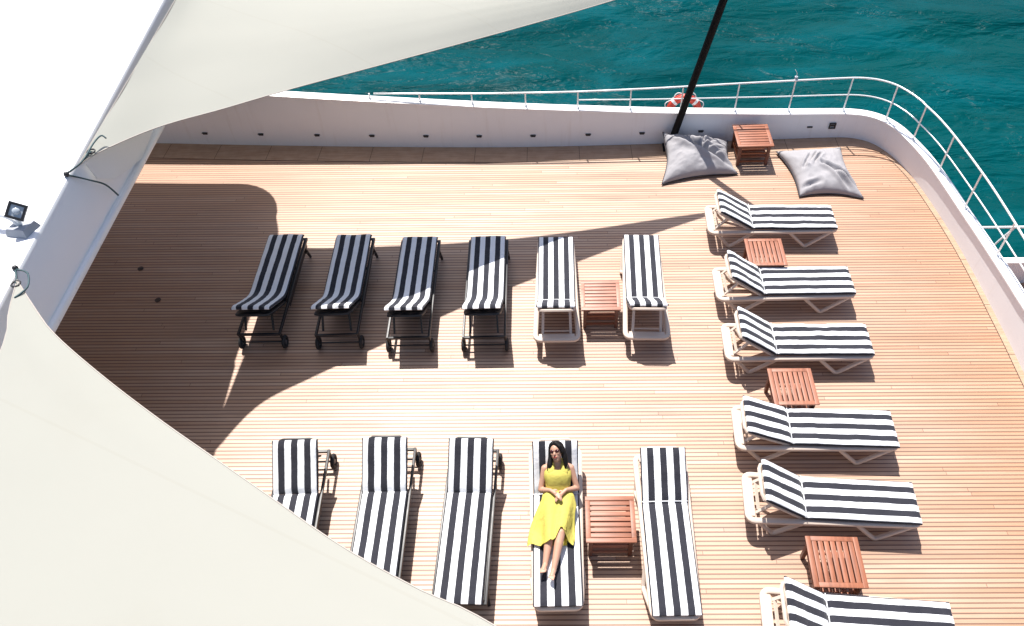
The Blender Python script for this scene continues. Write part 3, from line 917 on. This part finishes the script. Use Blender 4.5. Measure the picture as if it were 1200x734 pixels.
bean_bag([(1.72, 10.46, .03), (3.06, 10.72, .03), (2.98, 11.50, .14), (1.80, 11.50, .34)], .23,
         [(.10, .98, .98, .10, .10, .045), (.55, .60, .80, .92, .07, .04), (.62, .52, .95, .62, .05, .035), (.70, .42, .97, .40, .04, .03), (.28, .95, .5, .62, .05, .03), (.45, .95, .62, .75, .06, .03)],
         lambda u, v: .65 + .35 * (1 - v), 'crumpled grey bean bag slumped against the bulwark at the foot of the black pole', 3.3, (2.35, 11.0, 0))
bean_bag([(4.00, 10.12, .03), (5.06, 10.06, .03), (4.98, 11.40, .05), (3.82, 11.30, .05)], .23,
         [(.15, .45, .42, .78, .05, .022), (.25, .50, .52, .80, .05, .022), (.36, .52, .60, .78, .04, .02), (.50, .48, 1.0, .12, .09, .035), (.55, .42, .80, .06, .06, .03), (.05, .10, .35, .14, .05, .03)],
         lambda u, v: 1., 'flat grey bean bag right of the wooden table by the curved corner', 8.1, (4.4, 10.8, 0))

# ------------------------------------------------------------------ lifebuoy, antenna, deck plugs
lf = empty('lifebuoy', (2.19, 11.88, .52)); lf.rotation_euler = (math.radians(-8), 0, 0)
tag(lf, 'red and white lifebuoy hung outside the guard rail behind the black pole', 'lifebuoy')
def ring_seg(a0, a1, r):
    n_ = max(4, int((a1 - a0) / .12))
    return [(.25 * math.cos(a0 + (a1 - a0) * i / n_), 0, .25 * math.sin(a0 + (a1 - a0) * i / n_)) for i in range(n_ + 1)]
b = MB(); b.tube([(.25 * math.cos(2 * PI * i / 48), 0, .25 * math.sin(2 * PI * i / 48)) for i in range(48)], .068, 14, True, up=(0, 1, 0)); b.build('float_ring', M['red'], lf, smooth=180)
for q in range(4):
    a = PI / 4 + q * PI / 2
    b = MB(); b.tube(ring_seg(a - .09, a + .09, .072), .0725, 14, up=(0, 1, 0)); b.build('band', M['white'], lf, smooth=60)
b = MB(); b.tube([((.335 - .03 * math.cos(8 * t)) * math.cos(t), 0, (.335 - .03 * math.cos(8 * t)) * math.sin(t)) for t in [2 * PI * i / 64 for i in range(64)]], .009, 6, True, up=(0, 1, 0)); b.build('grab_line', M['white'], lf, smooth=180)
an = empty('whip_antenna', (4.02, 11.81, 1.19)); tag(an, 'tiny bent whip antenna on the far rail near the curved corner', 'antenna')
b = MB(); b.tube([(0, 0, -.04), (0, 0, .05)], .028, 8); b.build('base', M['grey'], an)
b = MB(); b.tube(catmull([(0, 0, .04), (0, 0, .10), (-.015, 0, .14), (-.045, 0, .18)], 4), .005, 6); b.build('whip', M['steel'], an, smooth=180)
for i, (x, y, lab) in enumerate(((-6.59, 8.58, 'small dark filler cap in the shaded deck, farther from the near sail'), (-6.10, 7.92, 'small dark filler cap in the shaded deck, nearer the leftmost lounger'))):
    b = MB(); b.tube([(0, 0, .001), (0, 0, .007)], .045, 20); b.tube([(0, 0, .007), (0, 0, .010)], .032, 20)
    b.bar((-.022, 0, .012), (.022, 0, .012), .010, .006)
    o = b.build('deck_plug', M['plug'], None, smooth=40, loc=(x, y, .002)); tag(o, lab, 'filler cap', 'dark filler caps in the deck')

# ------------------------------------------------------------------ the woman on the lounger
AL = .80
LX, LY, LZ, LR = -.082, 4.453, .008, .018
ps = empty('person', (LX, LY, LZ), LR)
tag(ps, 'woman in a long yellow dress reclining on a lounger, hands folded on her belly', 'person')
ca, sa = math.cos(AL), math.sin(AL)
SH = -.085
def bp(x, d, nrm):
    d = d + SH * min(1, max(.35, d / .2))
    return Vector((x, d * ca - nrm * sa, .40 + d * sa + nrm * ca))     # on the raised back: d along it, nrm off it
def clampv(p, eps=.004):
    if p.y < .02 and p.z < .402 + eps: p.z = .402 + eps
    q = p - Vector((0, 0, .40)); d = q.y * ca + q.z * sa; nn = -q.y * sa + q.z * ca
    if d > 0 and nn < eps: p = p + Vector((0, -sa, ca)) * (eps - nn)
    return p
OX = .025
LEGS = []
for s_, kn_, an2_ in ((-1, Vector((-.075, -.535, .535)), Vector((-.135, -.875, .452))), (1, Vector((.045, -.545, .545)), Vector((-.045, -.945, .458)))):
    h_ = Vector((OX + s_ * .085, -.13, .505))
    for a_, c_, r0, r1 in ((h_, h_.lerp(kn_, .5), .092, .076), (h_.lerp(kn_, .5), kn_, .076, .054), (kn_, kn_.lerp(an2_, .3), .054, .052), (kn_.lerp(an2_, .3), kn_.lerp(an2_, .65), .052, .041)):
        for q_ in range(9): LEGS.append((a_.lerp(c_, q_ / 8), r0 + (r1 - r0) * q_ / 8))
def over_legs(p, gap=.014):
    z = p.z
    for c_, rr in LEGS:
        d2 = (p.x - c_.x) ** 2 + (p.y - c_.y) ** 2; R2 = (rr + gap) ** 2
        if d2 < R2: z = max(z, c_.z + math.sqrt(R2 - d2))
    return z
def remesh(o, vox, smooth_it=4):
    md = o.modifiers.new('r', 'REMESH'); md.mode = 'VOXEL'; md.voxel_size = vox
    if smooth_it:
        m2 = o.modifiers.new('s', 'SMOOTH'); m2.factor = .5; m2.iterations = smooth_it
    dg = bpy.context.evaluated_depsgraph_get(); ev = o.evaluated_get(dg)
    me = bpy.data.meshes.new_from_object(ev)
    old = o.data; o.modifiers.clear(); o.data = me; bpy.data.meshes.remove(old)
    for p in me.polygons: p.use_smooth = True
    return me
back_rot = Matrix((Vector((1, 0, 0)), Vector((0, ca, sa)), Vector((0, -sa, ca)))).transposed()
b = MB()
ox = .025
pel = Vector((ox, -.10, .505))
# trunk
for c, s_, r_ in (((ox, -.10, .505), (.155, .115, .095), None), (bp(ox, .10, .095), (.135, .10, .085), back_rot), (bp(ox, .24, .10), (.125, .12, .085), back_rot), (bp(ox + .003, .36, .095), (.14, .11, .088), back_rot), (bp(ox + .005, .44, .085), (.135, .06, .065), back_rot)):
    b.ball(c, s_, 20, r_)
for s in (-1, 1): b.ball(bp(ox + s * .068, .335, .155), (.062, .062, .05), 14, back_rot)
# neck and head, face turned a little to her right
hx_ = ox - .005
b.limb([(bp(ox + .004, .44, .095), .058), (bp(hx_, .53, .115), .048), (bp(hx_, .58, .125), .05)])
hrot = back_rot @ Matrix.Rotation(math.radians(-16), 3, 'Y') @ Matrix.Rotation(math.radians(10), 3, 'Z') @ Matrix.Rotation(math.radians(-8), 3, 'X')
HC = bp(hx_ - .004, .635, .145)
def hp(x, u, f): return HC + hrot @ Vector((x, u, f))
b.ball(hp(0, .025, -.005), (.074, .092, .092), 22, hrot)
b.ball(hp(0, -.03, .022), (.060, .072, .062), 20, hrot)
b.ball(hp(0, -.085, .048), (.030, .026, .026), 14, hrot)
b.limb([(hp(0, .015, .082), .009), (hp(0, -.018, .102), .0125)])
b.ball(hp(0, -.022, .095), (.017, .010, .010), 10, hrot)
b.ball(hp(0, -.052, .083), (.024, .009, .009), 10, hrot)
for s in (-1, 1):
    b.ball(hp(s * .073, .0, -.008), (.012, .028, .018), 10, hrot)
    b.ball(hp(s * .036, -.012, .066), (.022, .02, .018), 10, hrot)
# arms folded to the belly, each with a palm and five fingers
for s in (-1, 1):
    sh = bp(ox + s * .150, .425, .085); el = bp(ox + s * (.222 if s > 0 else .205), .17 + .01 * s, .105); wr = Vector((ox + s * .090, -.075, .645))
    pm = Vector((ox + s * .038, -.125, .650))
    b.limb([(bp(ox + s * .09, .44, .08), .052), (sh, .045), (sh.lerp(el, .5), .037), (el, .032), (el.lerp(wr, .35), .032), (wr, .022)])
    ax = (pm - wr).normalized(); ac = Vector((0, .82, -.05)).normalized(); up_ = Vector((0, .25, 1)).normalized()
    rot = Matrix((ax, ac, ax.cross(ac) if s > 0 else ax.cross(ac))).transposed()
    zoff = .016 if s < 0 else -.008
    pm = pm + Vector((0, 0, zoff))
    b.limb([(wr, .022), (pm, .022)])
    b.ball(pm, (.046, .038, .016), 12, rot)
    for q, (off_, ln) in enumerate(((.030, .068), (.010, .076), (-.010, .072), (-.029, .056))):
        k0 = pm + ax * .034 + ac * off_; k1 = k0 + ax * ln * .45 + up_ * .006; k2 = k1 + ax * ln * .32 - up_ * .008; k3 = k2 + ax * ln * .25 - up_ * .014
        b.limb([(k0, .0092), (k1, .0088), (k2, .0080), (k3, .0068)])
    t0 = pm - ax * .012 + ac * .034; t1 = t0 + ax * .028 + ac * .020; t2 = t1 + ax * .026 + ac * .006
    b.limb([(t0, .0115), (t1, .0100), (t2, .0080)])
# legs
for s, kn, an_, toe in ((-1, Vector((-.075, -.535, .535)), Vector((-.135, -.875, .452)), Vector((-.165, -.985, .505))), (1, Vector((.045, -.545, .545)), Vector((-.045, -.945, .458)), Vector((-.075, -1.06, .505)))):
    hp_ = Vector((ox + s * .085, -.13, .505))
    b.limb([(hp_, .092), (hp_.lerp(kn, .5), .076), (kn, .054), (kn.lerp(an_, .3), .052), (kn.lerp(an_, .65), .041), (an_, .031)])
    hl = an_ + Vector((0, .018, -.022)); ball_ = an_.lerp(toe, .62)
    b.limb([(hl, .030), (an_, .031), (an_.lerp(toe, .35), .030), (ball_, .026)])
    fx = (toe - an_).normalized(); sd = Vector((1, 0, 0)); sd = (sd - fx * sd.dot(fx)).normalized()
    for q in range(5):
        o_ = (-.026 + .013 * q) * s * -1
        ln = (.055, .050, .046, .040, .033)[q]
        st_ = ball_ + sd * o_
        b.limb([(st_, .012), (st_ + fx * ln, .0105 if q == 0 else .0085)])
body = b.build('body', M['skin'], ps)
remesh(body, .0062, 5)
for v in body.data.vertices: v.co = clampv(v.co.copy(), .002)
# dress: bodice and skirt lofted as one cloth, spread towards her right (picture left)
b = MB(); K = 72; rings = []
stations = [
 (bp(ox, .435, .098), .128, .092, 1, 0.0, 0), (bp(ox, .40, .103), .156, .112, 1, .004, 0), (bp(ox, .34, .112), .160, .120, 1, .004, 0), (bp(ox, .27, .104), .146, .106, 1, .005, 0),
 (bp(ox, .19, .098), .140, .104, 1, .006, 0), (bp(ox, .12, .098), .148, .108, 1, .006, 0), (Vector((ox, -.04, .520)), .172, .120, .5, .006, 0), (Vector((ox, -.13, .505)), .192, .117, 0, .007, 0),
 (Vector((ox - .01, -.21, .505)), .208, .112, 0, .010, .1), (Vector((ox - .035, -.29, .505)), .215, .105, 0, .014, .3), (Vector((ox - .055, -.37, .505)), .226, .098, 0, .016, .55),
 (Vector((ox - .072, -.45, .500)), .234, .092, 0, .018, .8), (Vector((ox - .085, -.53, .495)), .236, .084, 0, .020, 1.), (Vector((ox - .092, -.60, .488)), .232, .076, 0, .022, 1.15), (Vector((ox - .098, -.645, .484)), .226, .070, 0, .022, 1.2)]
for (c, w, dp, fr, amp, fl) in stations:
    ring = []
    ax_n = Vector((0, -sa, ca)) if fr == 1 else (Vector((0, -sa * .5, ca + .2)).normalized() if fr == .5 else Vector((0, 0, 1)))
    for j in range(K):
        th = 2 * PI * j / K
        cx_, sz_ = math.cos(th), math.sin(th)
        e = .8
        x = math.copysign(abs(cx_) ** e, cx_) * w; zz = math.copysign(abs(sz_) ** e, sz_) * dp
        fold = 1 + amp / max(w, .01) * 2.2 * (noise.noise(Vector((th * 1.8, c.y * 2.2, 1.7))) + .7 * math.sin(9 * th + c.y * 4) * (1 if amp > .008 else .2))
        p = c + Vector((x * fold, 0, 0)) + ax_n * zz * fold
        if fl and p.z > .42:
            lx = p.x - ox
            # cloth lies over the two thighs and falls flat on the cushion to her right
            legs = max(math.exp(-((lx + .10) / .075) ** 2), math.exp(-((lx - .03) / .07) ** 2))
            flat = .43 + .012 * math.sin(lx * 42 + c.y * 9) + .010 * noise.noise(Vector((lx * 9, c.y * 7, 4.)))
            tz = flat + legs * (.192 - .012 * fl) + .013 * math.sin(lx * 55 + c.y * 9)
            k_ = min(1, fl * 1.2)
            p.z = p.z * (1 - k_) + tz * k_
            p.y += .11 * max(0, fl - .85) / .35 * math.exp(-((lx - .025) / .05) ** 2) + .05 * max(0, fl - .7) * math.sin(lx * 17 + 1.)
        if fr != 1 and p.z > .45: p.z = over_legs(p, .016)
        if p.x < -.272: p.z -= (-.272 - p.x) * .8
        ring.append(clampv(p, .006) if p.x > -.28 else p)
    rings.append(ring)
R = [[b.bm.verts.new(v) for v in r] for r in rings]
for A, B in zip(R[:-1], R[1:]):
    for j in range(K): b.bm.faces.new((A[j], A[(j + 1) % K], B[(j + 1) % K], B[j]))
# halter straps to the neck
for s in (-1, 1):
    b.sweep([bp(ox + s * .072, .36, .200), bp(ox + s * .078, .42, .192), bp(ox + s * .074, .47, .158), bp(ox + s * .055, .51, .12), bp(ox + s * .04, .53, .08)], rprof(.075, .012, .5), up=tuple(Vector((0, -sa, ca))))
dr = b.build('dress', M['dress'], ps, smooth=180)
# hair
b = MB()
b.ball(hp(.004, .034, -.030), (.081, .092, .086), 22, hrot)
b.limb([(hp(.05, .08, .015), .036), (hp(.078, .02, .005), .032), (hp(.088, -.07, -.005), .034), (hp(.085, -.14, -.015), .028), (hp(.072, -.19, -.02), .014)])
b.limb([(hp(-.045, .08, .005), .036), (hp(-.076, .03, -.015), .026), (hp(-.088, -.06, -.01), .028), (hp(-.105, -.14, .005), .034), (hp(-.118, -.20, .005), .030), (hp(-.12, -.25, .0), .014)])
b.limb([(hp(.02, .10, .045), .034), (hp(.06, .06, .05), .028), (hp(.076, .0, .035), .024)])
b.limb([(hp(-.02, .10, .040), .030), (hp(-.058, .06, .042), .022)])
hair = b.build('hair', M['hair'], ps)
remesh(hair, .006, 3)
for v in hair.data.vertices: v.co = clampv(v.co.copy(), .003)
b = MB()
for s in (-1, 1): b.ball(hp(s * .031, .016, .080), (.026, .019, .012), 14, hrot)
b.bar(hp(-.012, .02, .092), hp(.012, .02, .092), .006, .006)
for s in (-1, 1): b.bar(hp(s * .054, .02, .076), hp(s * .078, .015, -.01), .005, .006)
b.build('sunglasses', M['lens'], ps, smooth=60)
b = MB(); b.ball(hp(0, -.050, .0885), (.021, .0065, .006), 12, hrot); b.ball(hp(0, -.058, .086), (.017, .0055, .006), 12, hrot); b.build('lips', M['lips'], ps, smooth=180)
